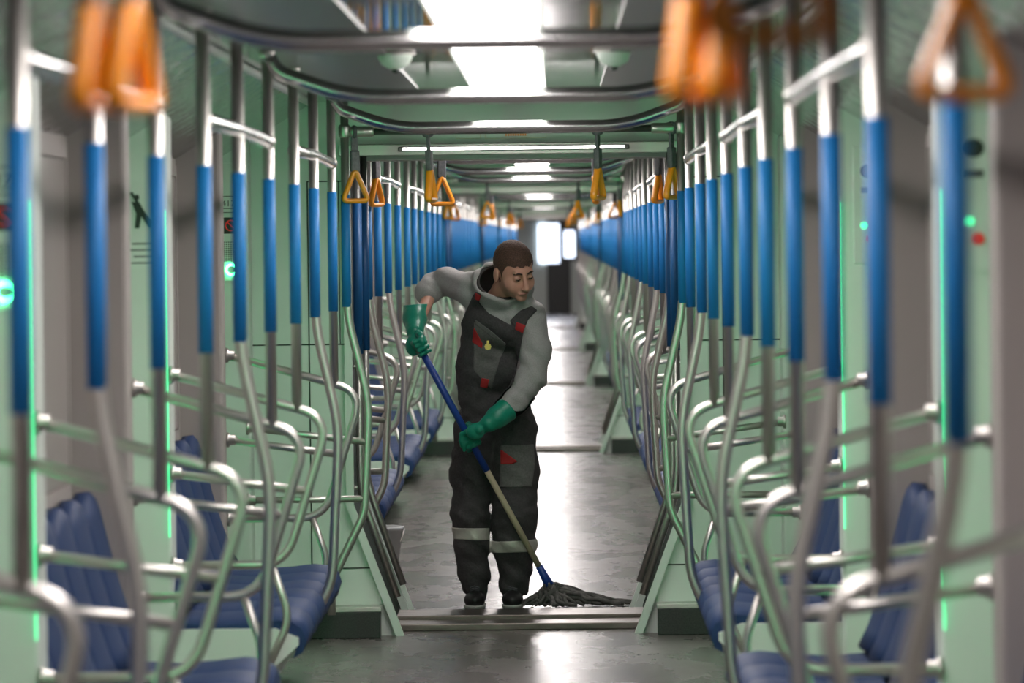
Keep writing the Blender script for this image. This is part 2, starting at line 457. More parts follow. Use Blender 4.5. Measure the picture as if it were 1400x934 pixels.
def make_portal_pole(detail=True):
    r = empty('gangway_end_pole', (0, 0, 0))
    MB().tube(BENTP, RP, 12).build('pole', STEEL, r)
    MB().tube([(0, 0, ZS0), (0, 0, ZS1)], RP+.0022, 12).build('blue_sleeve', SLEEVE, r)
    MB().tube([(-.428, 0, .93), (.083, 0, .862)], RL*.92, 10).build('upper_rail', STEEL, r)
    MB().tube([(-.428, 0, .622), (.07, 0, .622)], RL*.92, 10).build('lower_rail', STEEL, r)
    for z in (.93, .622):
        m = MB(); flange(m, -.432, z); m.build('wall_flange', STEEL, r)
    m = MB(); m.lathe([(.022, 2.155), (.026, 2.165), (.026, 2.20), (.022, 2.21)], (0, 0, 0), n=14); m.build('collar', STEEL, r)
    reg(r); return r
def make_link(L):
    r = empty('overhead_side_rail', (0, 0, 0))
    MB().tube([(0, .0, 2.028), (0, .06, 2.028), (0, L*.48, 2.036), (0, L-.06, 2.028), (0, L, 2.028)], [.012, .021, .021, .021, .012], 12, flat=1.0).build('rail', POL, r)
    for y in (.035, L-.035):
        MB().lathe([(.017, -.018), (.0235, -.012), (.0245, 0), (.0235, .012), (.017, .018)], (0, y, 2.028), axis='y', n=14).build('connector', STEEL, r)
    reg(r); return r
ARCH = fillet([(-HP, 0, ZC-.02), (-HP+.03, 0, 2.245), (-.46, 0, 2.165), (.46, 0, 2.165), (HP-.03, 0, 2.245), (HP, 0, ZC-.02)], [.06, .2, .2, .06], 8)
def make_arch():
    r = empty('ceiling_grab_rail', (0, 0, 0))
    MB().tube(ARCH, .0245, 20).build('rail', POL, r)
    reg(r); return r
protoH = {True: make_partition(True), False: make_partition(False)}
protoB = {True: make_bent(True), False: make_bent(False)}
protoP = make_portal_pole()
protoL = {}
protoA = make_arch()
used = set()
def inst(proto, loc, sd=-1):
    o = proto if proto.name not in used else copy_tree(proto)
    used.add(proto.name); o.location = loc; o.scale = (-sd, 1, 1)
    return o
NTH = ['nearest', 'middle', 'farthest']

# ---------------------------------------------------------------- benches
def seat_mesh(w, detail=True):
    """one seat pan: ribbed, crowned, waterfall front; x grows to the aisle. local y 0..w"""
    m = MB(); ny = 7 if detail else 4
    prof = [(-.455, .452), (-.40, .437), (-.30, .43), (-.18, .437), (-.09, .447), (-.03, .44), (.005, .415), (.018, .375), (.005, .335), (-.03, .315)]
    back = [(-.455, .42), (-.1, .395), (-.03, .36)]
    rows = []
    for j in range(ny+1):
        t = j/ny; y = .006+t*(w-.012); e = (1-abs(2*t-1)**3.0)
        rows.append([m.bm.verts.new((x - (1-e)*.012*(i > 4), y, z-(1-e)*.028)) for i, (x, z) in enumerate(prof)])
    for a, b in zip(rows, rows[1:]):
        for i in range(len(prof)-1): m.face([a[i], a[i+1], b[i+1], b[i]])
    low = []
    for j in range(ny+1):
        t = j/ny; y = .006+t*(w-.012)
        low.append([m.bm.verts.new((x, y, z-.03)) for x, z in ((-.455, .42), (-.08, .40), (-.03, .345))])
    for a, b in zip(low, low[1:]):
        for i in range(2): m.face([a[i], b[i], b[i+1], a[i+1]])
    for j in (0, ny):
        m.face(rows[j]+low[j][::-1], False)
    for j in range(ny):
        m.face([rows[j][0], rows[j+1][0], low[j+1][0], low[j][0]]); m.face([rows[j][-1], low[j][-1], low[j+1][-1], rows[j+1][-1]])
    return m
def back_mesh(w, detail=True):
    m = MB(); ny = 8 if detail else 4
    zs = [(.0, .46), (.03, .52), (.065, .62), (.095, .72), (.12, .82), (.138, .90), (.146, .94), (.150, .962)]
    F, B = [], []
    for j in range(ny+1):
        t = j/ny; e = 1-abs(2*t-1)**2.6; f, b = [], []
        for i, (x, z) in enumerate(zs):
            k = max(0, i-4)/3.0
            y = .5*w + (t-.5)*(w-.014)*(1-.22*k*k)
            zz = z-(1-e)*.05*k
            f.append(m.bm.verts.new((-.415-x + e*.026 - (k**3)*.02, y, zz))); b.append(m.bm.verts.new((-.435-x-.012, y, zz-.004)))
        F.append(f); B.append(b)
    n = len(zs)
    for a, b in zip(F, F[1:]):
        for i in range(n-1): m.face([a[i], a[i+1], b[i+1], b[i]])
    for a, b in zip(B, B[1:]):
        for i in range(n-1): m.face([a[i], b[i], b[i+1], a[i+1]])
    for j in range(ny):
        m.face([F[j][-1], B[j][-1], B[j+1][-1], F[j+1][-1]]); m.face([F[j][0], F[j+1][0], B[j+1][0], B[j][0]])
    for j in (0, ny):
        for i in range(n-1): m.face([F[j][i], F[j][i+1], B[j][i+1], B[j][i]])
    return m
def bench_base(L):
    m = MB().prism([(-.455, .06), (-.20, .06), (-.16, .20), (-.125, .24), (-.02, .335), (-.02, .36), (-.10, .392), (-.455, .392)], 'y', .05, L-.05)
    return m
def make_bench(L, detail=True):
    r = empty('blue_bench', (0, 0, 0)); w = (L-.16)/6
    bench_base(L).build('base', WHITEP, r)
    if detail:
        sm = seat_mesh(w).build('seat', SEATB, r); sm.location = (0, .08, 0)
        bk = back_mesh(w).build('backrest', SEATB, r); bk.location = (0, .08, 0)
        for k in range(1, 6):
            for o in (sm, bk):
                c = o.copy(); COL.objects.link(c); c.parent = r; c.location = (0, .08+k*w, 0)
    else:
        for fn, nm in ((seat_mesh, 'seat'), (back_mesh, 'backrest')):
            me0 = fn(w, False); o = me0.build(nm, SEATB, r); o.location = (0, .08, 0)
            a = o.modifiers.new('row', 'ARRAY'); a.count = 6; a.use_relative_offset = False; a.use_constant_offset = True; a.constant_offset_displace = (0, w, 0)
    reg(r); return r
protoBench = {}
for ci, c0, c1, benches, pp in cars:
    det = ci <= 1
    for sd, sn in SIDES:
        for k, (ya, yb) in enumerate(benches):
            L = yb-ya
            where = '%s side, %s carriage' % (sn, ORD[ci])
            key = (round(L, 2), det)
            if key not in protoBench: protoBench[key] = make_bench(L, det)
            o = inst(protoBench[key], (sd*.70, ya, 0), sd)
            tag(o, 'blue ribbed bench, %s of three, %s' % (NTH[k], where), 'bench', 'blue benches along the carriage walls')
            for e, (yy, en) in enumerate(((ya+.002, 'near'), (yb-.002, 'far'))):
                o = inst(protoH[det], (sd*HP, yy, 0), sd)
                tag(o, 'looped steel handrail at the %s end of the %s bench, %s' % (en, NTH[k], where), 'handrail', 'loop handrails at the bench ends')
            o = inst(protoB[det], (sd*HP, ya+1.484*L/3.1, 0), sd)
            tag(o, 'bent steel pole halfway along the %s bench, %s' % (NTH[k], where), 'pole', 'bent poles at the middle of the benches')
            if round(L, 2) not in protoL: protoL[round(L, 2)] = make_link(L)
            o = inst(protoL[round(L, 2)], (sd*HP, ya, 0), sd)
            tag(o, 'short steel rail high above the %s bench, %s' % (NTH[k], where), 'rail', 'side rails above the benches')
        for q, py in enumerate(pp):
            if ci > 3: continue
            o = inst(protoP, (sd*HP, py, 0), sd)
            tag(o, 'bent steel pole with wall bars, %s side, by the %s gangway, %s carriage' % ('left' if sd < 0 else 'right', ['near', 'far'][q], ORD[ci]), 'pole', 'bent poles beside the gangways')
    for k, (ya, yb) in enumerate(benches):
        if ci > 4: continue
        o = inst(protoA, (0, yb, 0)); tag(o, 'curved steel ceiling grab rail over the %s benches, %s carriage' % (NTH[k], ORD[ci]), 'rail', 'ceiling grab rails across the aisle')
# cross tubes and orange hand grips at the gangways
tubes = []
for ci, c0, c1, benches, pp in cars:
    for q, py in enumerate(pp):
        if ci <= 3: tubes.append((6.5 if py == 7.2 else py, ci, q))
tubes.append((4.5, -1, 1))
ct = empty('cross_rail', (0, 0, 0))
MB().tube([(-HP+.01, 0, 2.18), (HP-.01, 0, 2.18)], .0155, 12).build('rail', STEELD, ct)
for s in (-1, 1):
    MB().lathe([(.021, -.05), (.023, -.04), (.023, .04), (.019, .05)], (s*(HP-.075), 0, 2.18), axis='x', n=14).build('end_socket', STEEL, ct)
reg(ct)
def make_grip():
    r = empty('hand_grip', (0, 0, 0))
    # origin at the tube centre height
    m = MB(); m.tube([(0.0, 0.0, .019)]+[(0, .022*math.sin(a), .0+.022*math.cos(a)) for a in [PI*.25*i for i in range(1, 8)]]+[(0, -.002, .019)], .010, 8, flat=1)
    m.build('loop_clip', STRAP, r)
    m = MB(); m.box(-.0145, .0145, -.006, .006, -.10, -.018, .003); m.build('strap', STRAP, r)
    m = MB(); m.box(-.020, .020, -.013, .013, -.170, -.080, .006); bl = m.build('grip_block', STRAP, r)
    m = MB()
    for k in range(3): m.lathe([(.0035, -.0125), (.0035, -.0105)], (0, 0, -.11-.025*k), axis='y', n=8)
    m.build('rivet', STEEL, bl)
    tri = [(-.0, 0, -.160), (-.056, 0, -.293), (.056, 0, -.293)]
    P = [Vector(p) for p in tri]; loop = []
    rad = (.022, .024, .024)
    for i in range(3):
        a, p, b = P[i-1], P[i], P[(i+1) % 3]
        p0 = p+(a-p).normalized()*rad[i]; p1 = p+(b-p).normalized()*rad[i]
        for k in range(7):
            t = k/6; loop.append(p0*(1-t)**2+p*2*t*(1-t)+p1*t*t)
    MB().tube(loop, .0115, 10, closed=True, flat=1.4).build('orange_ring', ORANGE, r)
    reg(r); return r
grip = make_grip(); nl = 0
rots = {(22.85, 0): 1.35, (22.85, 1): 1.1, (22.85, 2): .15, (22.85, 3): 1.0}
for (py, ci, q) in tubes:
    o = inst(ct, (0, py, 0))
    cn = 'carriage the camera stands in' if ci < 0 else ORD[ci]+' carriage'
    tag(o, 'dark steel cross rail by the %s gangway of the %s' % (['near', 'far'][q], cn), 'rail', 'cross rails by the gangways')
    for j, gx in enumerate((-.36, .36, -.672, .672) if py != 6.5 else (-.335, .335, -.672, .672, -.378, .378)):
        if ci < 0 and j in (0, 2, 3): continue
        g = inst(grip, (gx, py, 2.18)); g.scale = (1, 1, 1)
        if py in (22.85,): a = (1.32, 1.15, .25, 1.0)[j]
        elif abs(py-25.55) < .05: a = (.12, 1.5, 1.05, 1.2)[j]
        elif py == 6.5: a = (1.2, 1.15, .2, .12, 1.35, 1.3)[j]
        else: a = random.uniform(0, 1.6)
        g.rotation_euler = (random.uniform(-.05, .05), 0, a)
        tag(g, 'orange hand grip, %s on the rail by the %s gangway, %s' % (['centre-left', 'centre-right', 'far left', 'far right', 'second centre-left', 'second centre-right'][j], ['near', 'far'][q], cn), 'hand grip', 'orange hand grips')
# tall grab poles inside the nearest gangways
gp = empty('gangway_grab_pole', (0, 0, 0))
MB().tube(fillet([(0, 0, 2.12), (0, 0, .60), (.16, 0, .13)], .08), .016, 12).build('pole', STEEL, gp)
MB().tube([(0, 0, 1.215), (0, 0, 1.905)], .021, 12).build('blue_sleeve', mat('dark_blue_grip', (.008, .09, .27), .45), gp)
for z in (.62, 1.16): MB().tube([(-.045, 0, z), (0, 0, z)], .010, 8).build('bracket', STEEL, gp)
reg(gp)
for i, py in enumerate(portals[1:4]):
    for sd, sn in SIDES:
        for q, dy in ((0, .55), (1, 1.42)):
            o = inst(gp, (sd*.705, py+dy, 0), sd)
            tag(o, 'tall dark blue sleeved pole on the %s inside the %s gangway, %s of the pair' % (sn, ORD[i], ['nearer', 'farther'][q]), 'pole', 'grab poles inside the gangways')

# ---------------------------------------------------------------- door post intercoms and stickers
def text_mesh(s, size, name, m, parent, loc):
    cu = bpy.data.curves.new('t', 'FONT'); cu.body = s; cu.size = size; cu.extrude = .0008; cu.align_x = 'CENTER'
    to = bpy.data.objects.new('t', cu); COL.objects.link(to)
    bpy.context.view_layer.update()
    me = bpy.data.meshes.new_from_object(to); bpy.data.objects.remove(to)
    me.transform(Matrix.Rotation(PI/2, 4, 'X'))
    return link_mesh(name, me, m, parent, False, loc)
icn = 0
for (sd, yy, lab) in ((-1, 13.66, 'beside the nearest left-hand bench gap'), (-1, 23.24, 'beside the last left-hand door before the gangway'), ) :
    if yy > 23:
        jamb(sd, 23.22, 23.42, WHITEP)
        yf = 23.22
    else: yf = yy-.005
    r = empty('intercom_panel', (sd*1.222, yf-.001, 1.60))
    MB().box(-.062, .062, -.006, .002, -.05, .46, .003).build('face_plate', WHITEP, r)
    MB().lathe([(.018, -.012), (.024, -.008), (.024, -.004)], (0, 0, .0), axis='y', n=24).build('button', STEEL, r)
    m = MB(); m.tube([(.021*math.cos(a), -.012, .021*math.sin(a)) for a in [2*PI*k/24 for k in range(24)]], .005, 8, closed=True); m.build('green_ring', GLED, r)
    m = MB()
    for i in range(7):
        for j in range(10): m.box(-.030+i*.009, -.025+i*.009, -.0075, -.005, .035+j*.009, .040+j*.009)
    m.build('speaker_grille', INK, r)
    m = MB(); m.box(-.035, .035, -.008, -.005, .155, .225); pc = m.build('pictogram', INK, r)
    m = MB(); m.tube([(.022*math.cos(a), -.0085, .19+.022*math.sin(a)) for a in [2*PI*k/20 for k in range(20)]], .003, 6, closed=True); m.tube([(-.015, -.0085, .205), (.015, -.0085, .175)], .003, 6)
    m.build('red_circle', RED, pc)
    for z in (.245, .262, .315): MB().box(-.045, .045, -.0075, -.005, z, z+.003).build('rule', INK, r)
    text_mesh('4170', .038, 'number', INK, r, (0, -.0065, .273))
    tag(r, 'white intercom panel with green-ringed call button %s' % lab, 'intercom', 'intercom panels on the door posts')
jamb(1, 23.22, 23.42, WHITEP)
for yy, lab in ((13.66, 'nearer'), (18.38, 'farther')):
    r = empty('emergency_panel', (1.24, yy-.006, 1.6))
    MB().box(-.048, .045, -.006, .002, .02, .42, .003).build('face_plate', WHITEP, r)
    MB().lathe([(.020, -.012), (.024, -.006), (.024, -.004)], (.0, 0, .335), axis='y', n=20).build('round_lock', INK, r)
    MB().box(-.022, .022, -.009, -.005, .26, .28, .002).build('slot', STRAP, r)
    MB().lathe([(.009, -.012), (.012, -.006)], (-.012, 0, .15), axis='y', n=16).build('green_lamp', glw.materials[0], r)
    MB().lathe([(.014, -.014), (.016, -.006)], (.008, 0, .105), axis='y', n=16).build('red_button', RED, r)
    tag(r, 'white emergency panel with dark round lock on the %s right-hand door post' % lab, 'panel', 'emergency panels on the right-hand door posts')
# no-leaning sticker on the third left door post
r = empty('no_leaning_sticker', (-1.222, 18.374, 1.75))
MB().box(-.060, .060, -.0015, .002, -.12, .18).build('sheet', WHITEP, r)
m = MB(); m.lathe([(.010, -.004), (.010, -.001)], (-.028, 0, .125), axis='y', n=14)
m.prism([(-.045, .11), (-.02, .11), (.025, .03), (.012, .02), (-.012, .06), (-.02, .02), (-.035, .02), (-.03, .07)], 'y', -.004, -.001)
m.prism([(.030, .02), (.042, .02), (.042, .15), (.034, .15)], 'y', -.004, -.001); m.prism([(-.05, .14), (-.042, .145), (.045, .0), (.035, -.002)], 'y', -.005, -.001)
m.build('pictogram', INK, r)
m = MB()
for k, wd in enumerate((.045, .05, .04, .048)): m.box(-wd, wd, -.003, -.001, -.035-k*.022, -.030-k*.022)
m.build('small_print', STRAP, r)
tag(r, 'white sticker with black leaning-figure pictogram on the left-hand door post', 'sticker')

# ---------------------------------------------------------------- signed-distance modelling for the cleaner
def sdf_mesh(fn, lo, hi, h):
    lo = np.array(lo, float); hi = np.array(hi, float); n = np.ceil((hi-lo)/h).astype(int)+1
    xs = [lo[i]+h*np.arange(n[i]) for i in range(3)]
    G = np.stack(np.meshgrid(*xs, indexing='ij'), -1)
    d = fn(G)
    s = d < 0
    c = [s[i:n[0]-1+i, j:n[1]-1+j, k:n[2]-1+k] for i in (0, 1) for j in (0, 1) for k in (0, 1)]
    tot = sum(a.astype(int) for a in c); act = (tot > 0) & (tot < 8)
    idx = -np.ones(act.shape, int); ii = np.argwhere(act); idx[act] = np.arange(len(ii))
    acc = np.zeros((len(ii), 3)); cnt = np.zeros(len(ii))
    offs = [(i, j, k) for i in (0, 1) for j in (0, 1) for k in (0, 1)]
    for a in offs:
        for ax in range(3):
            if a[ax]: continue
            b = list(a); b[ax] = 1
            pa = ii+np.array(a); pb = ii+np.array(b)
            da = d[pa[:, 0], pa[:, 1], pa[:, 2]]; db = d[pb[:, 0], pb[:, 1], pb[:, 2]]
            m = (da < 0) != (db < 0); t = np.where(m, da/(da-db+1e-12), 0)
            p = pa + t[:, None]*(pb-pa)
            acc[m] += p[m]; cnt[m] += 1
    V = lo + h*acc/cnt[:, None]
    faces = []
    for ax in range(3):
        u, v = (ax+1) % 3, (ax+2) % 3
        sl0 = [slice(None)]*3; sl1 = [slice(None)]*3; sl0[ax] = slice(0, -1); sl1[ax] = slice(1, None)
        cr = s[tuple(sl0)] != s[tuple(sl1)]
        e = np.argwhere(cr)
        e = e[(e[:, u] > 0) & (e[:, v] > 0) & (e[:, u] < n[u]-1) & (e[:, v] < n[v]-1)]
        eu = np.zeros(3, int); ev = np.zeros(3, int); eu[u] = 1; ev[v] = 1
        q = [e-eu-ev, e-ev, e, e-eu]
        Qd = np.stack([idx[p[:, 0], p[:, 1], p[:, 2]] for p in q], 1)
        ins = s[e[:, 0], e[:, 1], e[:, 2]]
        Qd = np.where(ins[:, None], Qd, Qd[:, ::-1])
        faces.append(Qd[(Qd >= 0).all(1)])
    F = np.concatenate(faces)
    me = bpy.data.meshes.new('m'); me.from_pydata(V.tolist(), [], F.tolist()); me.update()
    return me
def smin(a, b, k): 
    h = np.clip(.5+.5*(b-a)/k, 0, 1); return b*(1-h)+a*h-k*h*(1-h)
def cap(P, a, b, ra, rb, sy=1.0):
    a = np.array(a, float); b = np.array(b, float)
    pa = P-a; ba = b-a
    if sy != 1.0: pa = pa*np.array([1, sy, 1]); ba = ba*np.array([1, sy, 1])
    t = np.clip((pa@ba)/(ba@ba), 0, 1)
    return np.linalg.norm(pa-t[..., None]*ba, axis=-1)-(ra+(rb-ra)*t)
def ell(P, c, r, R=None):
    q = P-np.array(c, float)
    if R is not None: q = q@R
    r = np.array(r, float); k0 = np.linalg.norm(q/r, axis=-1); k1 = np.linalg.norm(q/(r*r), axis=-1)
    return k0*(k0-1)/(k1+1e-9)
def chain(P, pts, k=.02, sy=1.0):
    d = None
    for (a, ra), (b, rb) in zip(pts, pts[1:]):
        e = cap(P, a, b, ra, rb, sy); d = e if d is None else smin(d, e, k)
    return d
def poly_sd(P, poly, Y=25.02):
    """signed distance to a polygon given in photo pixels, extruded along y"""
    w = [pix(x, y, Y) for x, y in poly]; X, Z = P[..., 0], P[..., 2]
    d = np.full(X.shape, 1e9); ins = np.zeros(X.shape, bool)
    for i in range(len(w)):
        a, b = w[i], w[(i+1) % len(w)]
        ex, ez = b.x-a.x, b.z-a.z; px_, pz = X-a.x, Z-a.z
        t = np.clip((px_*ex+pz*ez)/(ex*ex+ez*ez), 0, 1)
        d = np.minimum(d, np.hypot(px_-t*ex, pz-t*ez))
        c = ((a.z > Z) != (b.z > Z)) & (X < ex*(Z-a.z)/(ez+1e-12)+a.x); ins ^= c
    return np.where(ins, -d, d)
def wob(P, f, a, seed=0):
    x, y, z = P[..., 0]*f, P[..., 1]*f, P[..., 2]*f
    return a*(np.sin(x*1.3+z*.9+seed)*np.sin(z*1.7-x*.6+1.3*seed)+.6*np.sin(2.3*z+1.1*x+2.1*y+seed*2)*np.sin(1.9*x-y))
v = lambda x, y, Y: tuple(pix(x, y, Y))

HAIRM = mat('short_brown_hair', (.085, .042, .028), .75, var=(190, .5), bump=(260, .8, .004))
SKIN = mat('skin', (.56, .29, .21), .5, var=(30, .06))
HOOD = mat('grey_hoodie', (.34, .33, .325), .85, var=(220, .12), bump=(35, .25, .01))
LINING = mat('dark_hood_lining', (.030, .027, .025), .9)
DUNG = mat('charcoal_overalls', (.044, .040, .042), .8, var=(120, .25), bump=(22, .5, .02))
GPOCK = mat('grey_pocket', (.12, .115, .112), .85, var=(120, .2))
REDC = mat('red_cloth', (.38, .018, .02), .8)
REFL = mat('silver_reflective_band', (.52, .50, .45), .45, .25, bump=(60, .5, .006))
GLOVE = mat('green_rubber_glove', (.006, .23, .15), .38, bump=(40, .35, .006))
SHOE = mat('black_shoe', (.012, .012, .013), .45)
SOLE = mat('white_sole', (.45, .45, .43), .6)
GOLD = mat('gold_badge', (.65, .45, .14), .3, .9)
EYEM = mat('eye', (.03, .02, .015), .2)
LIP = mat('lips', (.36, .15, .12), .5)
BROW = mat('eyebrow', (.035, .02, .014), .8)

PY = 25.22
pel = v(678, 575, PY); che = v(681, 478, 25.16); nck = v(684, 413, 25.07)
shL = v(638, 395, 25.14); shR = v(724, 431, 25.05)
elL = v(594, 391, 25.30); wrL = v(568, 447, 25.00); haL = v(570, 479, 24.93)
elR = v(727, 517, 24.99); wrR = v(676, 571, 24.90); haR = v(650, 597, 24.85)
hiL = v(653, 580, PY); hiR = v(704, 583, PY)
knL = v(643, 705, 25.16); knR = v(704, 706, 25.14)
anL = v(651, 808, 25.18); anR = v(701, 808, 25.18)
man = empty('person', (pel[0], 25.2, 0))
def add(me, name, m, parent=man, smooth=True):
    o = link_mesh(name, me, m, parent, smooth)
    me.transform(Matrix.Translation(-Vector(man.location))) if parent is man else me.transform(Matrix.Translation(-Vector(man.location)))
    return o
# head frame
HC = Vector(pix(703, 370, 24.93))
RH = (Matrix.Rotation(math.radians(-9), 3, 'Y') @ Matrix.Rotation(math.radians(27), 3, 'Z') @ Matrix.Rotation(math.radians(24), 3, 'X'))
RHn = np.array(RH); HS = 1.06
def hl(P): return ((P-np.array(HC))@RHn)/HS
def head_base(q):
    d = ell(q, (0, .012, .035), (.079, .100, .095))
    d = smin(d, ell(q, (0, -.020, -.045), (.063, .073, .072)), .03)
    d = smin(d, ell(q, (0, -.074, -.098), (.024, .020, .020)), .02)
    return d
def head_sdf(P):
    q = hl(P); d = head_base(q)
    d = smin(d, cap(q, (-.035, -.083, .022), (.035, -.083, .022), .012, .012), .012)
    for s in (-1, 1):
        d = -smin(-d, ell(q, (s*.031, -.106, -.002), (.019, .016, .013)), .010)
        d = smin(d, ell(q, (s*.031, -.082, -.002), (.0135, .0135, .0125)), .003)
        d = smin(d, ell(q, (s*.044, -.060, -.040), (.020, .020, .026)), .03)
        d = smin(d, ell(q, (s*.083, .012, -.012), (.009, .020, .033)), .004)
        d = smin(d, ell(q, (s*.012, -.105, -.048), (.008, .009, .007)), .006)
    d = smin(d, cap(q, (0, -.094, .008), (0, -.119, -.043), .008, .0115), .010)
    d = smin(d, ell(q, (0, -.088, -.074), (.022, .012, .010)), .012)
    # neck, chest under the clothes and both forearms grow out of the same body
    d = smin(d, chain(P, [((HC+RH@Vector((0, .035, -.06))), .062), (Vector(nck)+Vector((0, .03, .0)), .068), (Vector(che), .09)], .02), .02)
    return d
def arms_sdf(P):
    d = chain(P, [(che, .07), (shL, .040), (elL, .034), (wrL, .028)], .03)
    d = smin(d, chain(P, [(che, .07), (shR, .040), (elR, .034), (wrR, .028)], .03), .03)
    d = smin(d, chain(P, [(che, .07), (pel, .07), (hiL, .06), (knL, .045), (anL, .035)], .03), .03)
    d = smin(d, chain(P, [(pel, .07), (hiR, .06), (knR, .045), (anR, .035)], .03), .03)
    return d
body = lambda P: smin(head_sdf(P), arms_sdf(P), .02)
me = sdf_mesh(head_sdf, (HC.x-.16, 24.76, HC.z-.24), (HC.x+.15, 25.28, HC.z+.16), .0035)
hd = add(me, 'body', SKIN)
me2 = sdf_mesh(arms_sdf, (elL[0]-.1, 24.8, .05), (.25, 25.45, 1.62), .014)
# join the fine head and the coarser limbs into the one body mesh (they overlap inside the collar)
bmj = bmesh.new(); bmj.from_mesh(me); me2.transform(Matrix.Translation(-Vector(man.location))); bmj.from_mesh(me2); bmj.to_mesh(me); bmj.free()
for p in me.polygons: p.use_smooth = True
def hair(P):
    q = hl(P)
    shell = head_base(q)-.0035-.0012*np.sin(q[..., 0]*420)*np.sin(q[..., 1]*390+q[..., 2]*300)
    tt = np.clip((-q[..., 1]+.012)/.062, 0, 1); tt = tt*tt*(3-2*tt)
    hairline = -.042 + .090*tt + .0035*np.sin(q[..., 0]*170)+.002*np.sin(q[..., 0]*410+q[..., 1]*300)+.10*np.clip(np.abs(np.abs(q[..., 0])-.052)*-1+.016, 0, 1)*8*(q[..., 1] < -.045)*.6 + .0 - np.clip(q[..., 1], 0, .1)*.55
    side = np.clip(np.abs(q[..., 0])-.045, 0, 1)
    cut = (hairline - side*.35) - q[..., 2]
    hole = -(ell(q, (0, -.03, -.03), (.075, .09, .075)))
    ear = -np.minimum(ell(q, (.083, .008, -.014), (.02, .026, .036)), ell(q, (-.083, .008, -.014), (.02, .026, .036)))
    d = np.maximum(np.maximum(shell, cut*.8), ear)
    return d
add(sdf_mesh(hair, (HC.x-.15, 24.76, HC.z-.12), (HC.x+.14, 25.2, HC.z+.15), .003), 'hair', HAIRM)
def hpt(x, y, z): return tuple(HC + RH@Vector((x*HS, y*HS, z*HS)))
for s in (-1, 1):
    m = MB(); m.tube([hpt(s*.014, -.099, .018), hpt(s*.030, -.098, .025), hpt(s*.048, -.084, .019)], [.0035, .005, .0028], 6)
    o = m.build('eyebrow', BROW, None); o.data.transform(Matrix.Translation(-man.location)); o.parent = man
    m = MB(); m.tube([hpt(s*.020, -.0955, -.004), hpt(s*.031, -.098, -.0065), hpt(s*.043, -.092, -.004)], [.002, .0034, .002], 6)
    o = m.build('eye', EYEM, None); o.data.transform(Matrix.Translation(-man.location)); o.parent = man
m = MB(); m.tube([hpt(-.021, -.096, -.074), hpt(0, -.1025, -.0725), hpt(.021, -.096, -.074)], [.0022, .0045, .0022], 8)
o = m.build('mouth', LIP, None); o.data.transform(Matrix.Translation(-man.location)); o.parent = man

# hoodie
def torso(P, g=0.0):
    d = cap(P, v(664, 440, 25.12), v(698, 446, 25.08), .105, .105)
    d = smin(d, cap(P, v(672, 505, 25.17), v(690, 505, 25.15), .112, .108), .06)
    d = smin(d, cap(P, v(668, 560, PY), v(690, 562, PY), .118, .118), .06)
    d = smin(d, cap(P, v(648, 393, 25.13), v(712, 424, 25.06), .062, .060), .06)
    d = smin(d, cap(P, v(672, 400, 25.10), v(700, 415, 25.06), .07, .07), .05)
    return d-g
def sleeves(P):
    d = chain(P, [(shL, .071), (v(612, 384, 25.25), .066), (elL, .060), (v(586, 399, 25.24), .057), (v(583, 403, 25.22), .054)], .02)
    e = chain(P, [(shR, .074), (v(733, 475, 25.02), .070), (elR, .068), (v(706, 546, 24.95), .057), (v(690, 560, 24.925), .050)], .02)
    return np.minimum(d, e)
def folds(P, k=1.0):
    x, y, z = P[..., 0], P[..., 1], P[..., 2]
    n1 = np.sin(31*z+17*x+4*np.sin(11*x+5*z)); n2 = np.sin(58*z-35*x+3*np.sin(14*z))
    return k*(.0028*np.abs(n1)**.7*np.sign(n1)+.0016*n2+.0012*np.sin(90*z+50*x+6*y))
HOC = np.array(v(687, 391, 25.07)); HOR = np.array([.148, .155, .128])
def hood_cut(P):
    zf = pix(0, 424, 24.93).z
    return (P[..., 2]-(zf+1.02*(P[..., 1]-24.925)+.10*(HOC[0]-P[..., 0])))*.65
def hood_shell(P, g0, g1):
    o = ell(P, HOC, HOR-g0); i = ell(P, HOC, HOR-g1)
    return np.maximum(np.maximum(o, -i), hood_cut(P))
def hoodie(P):
    d = smin(torso(P), sleeves(P), .035)
    d = np.maximum(d, (pix(0, 575, PY).z-P[..., 2]))
    q = P
    # hood: an open bowl of cloth lying round the neck
    ho = hood_shell(P, 0, .020)
    d = smin(d, ho, .020)
    d = np.maximum(d, -np.maximum(ell(P, HOC, HOR-.020), hood_cut(P)-.10))
    return d + folds(P)*1.1
hd_ = add(sdf_mesh(hoodie, (-.62, 24.76, .92), (.24, 25.46, 1.66), .0062), 'hoodie', HOOD)
# dark lining inside the hood
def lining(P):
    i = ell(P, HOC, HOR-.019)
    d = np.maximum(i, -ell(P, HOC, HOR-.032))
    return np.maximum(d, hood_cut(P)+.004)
add(sdf_mesh(lining, (-.34, 24.85, 1.28), (.16, 25.28, 1.66), .0045), 'hood_lining', LINING)

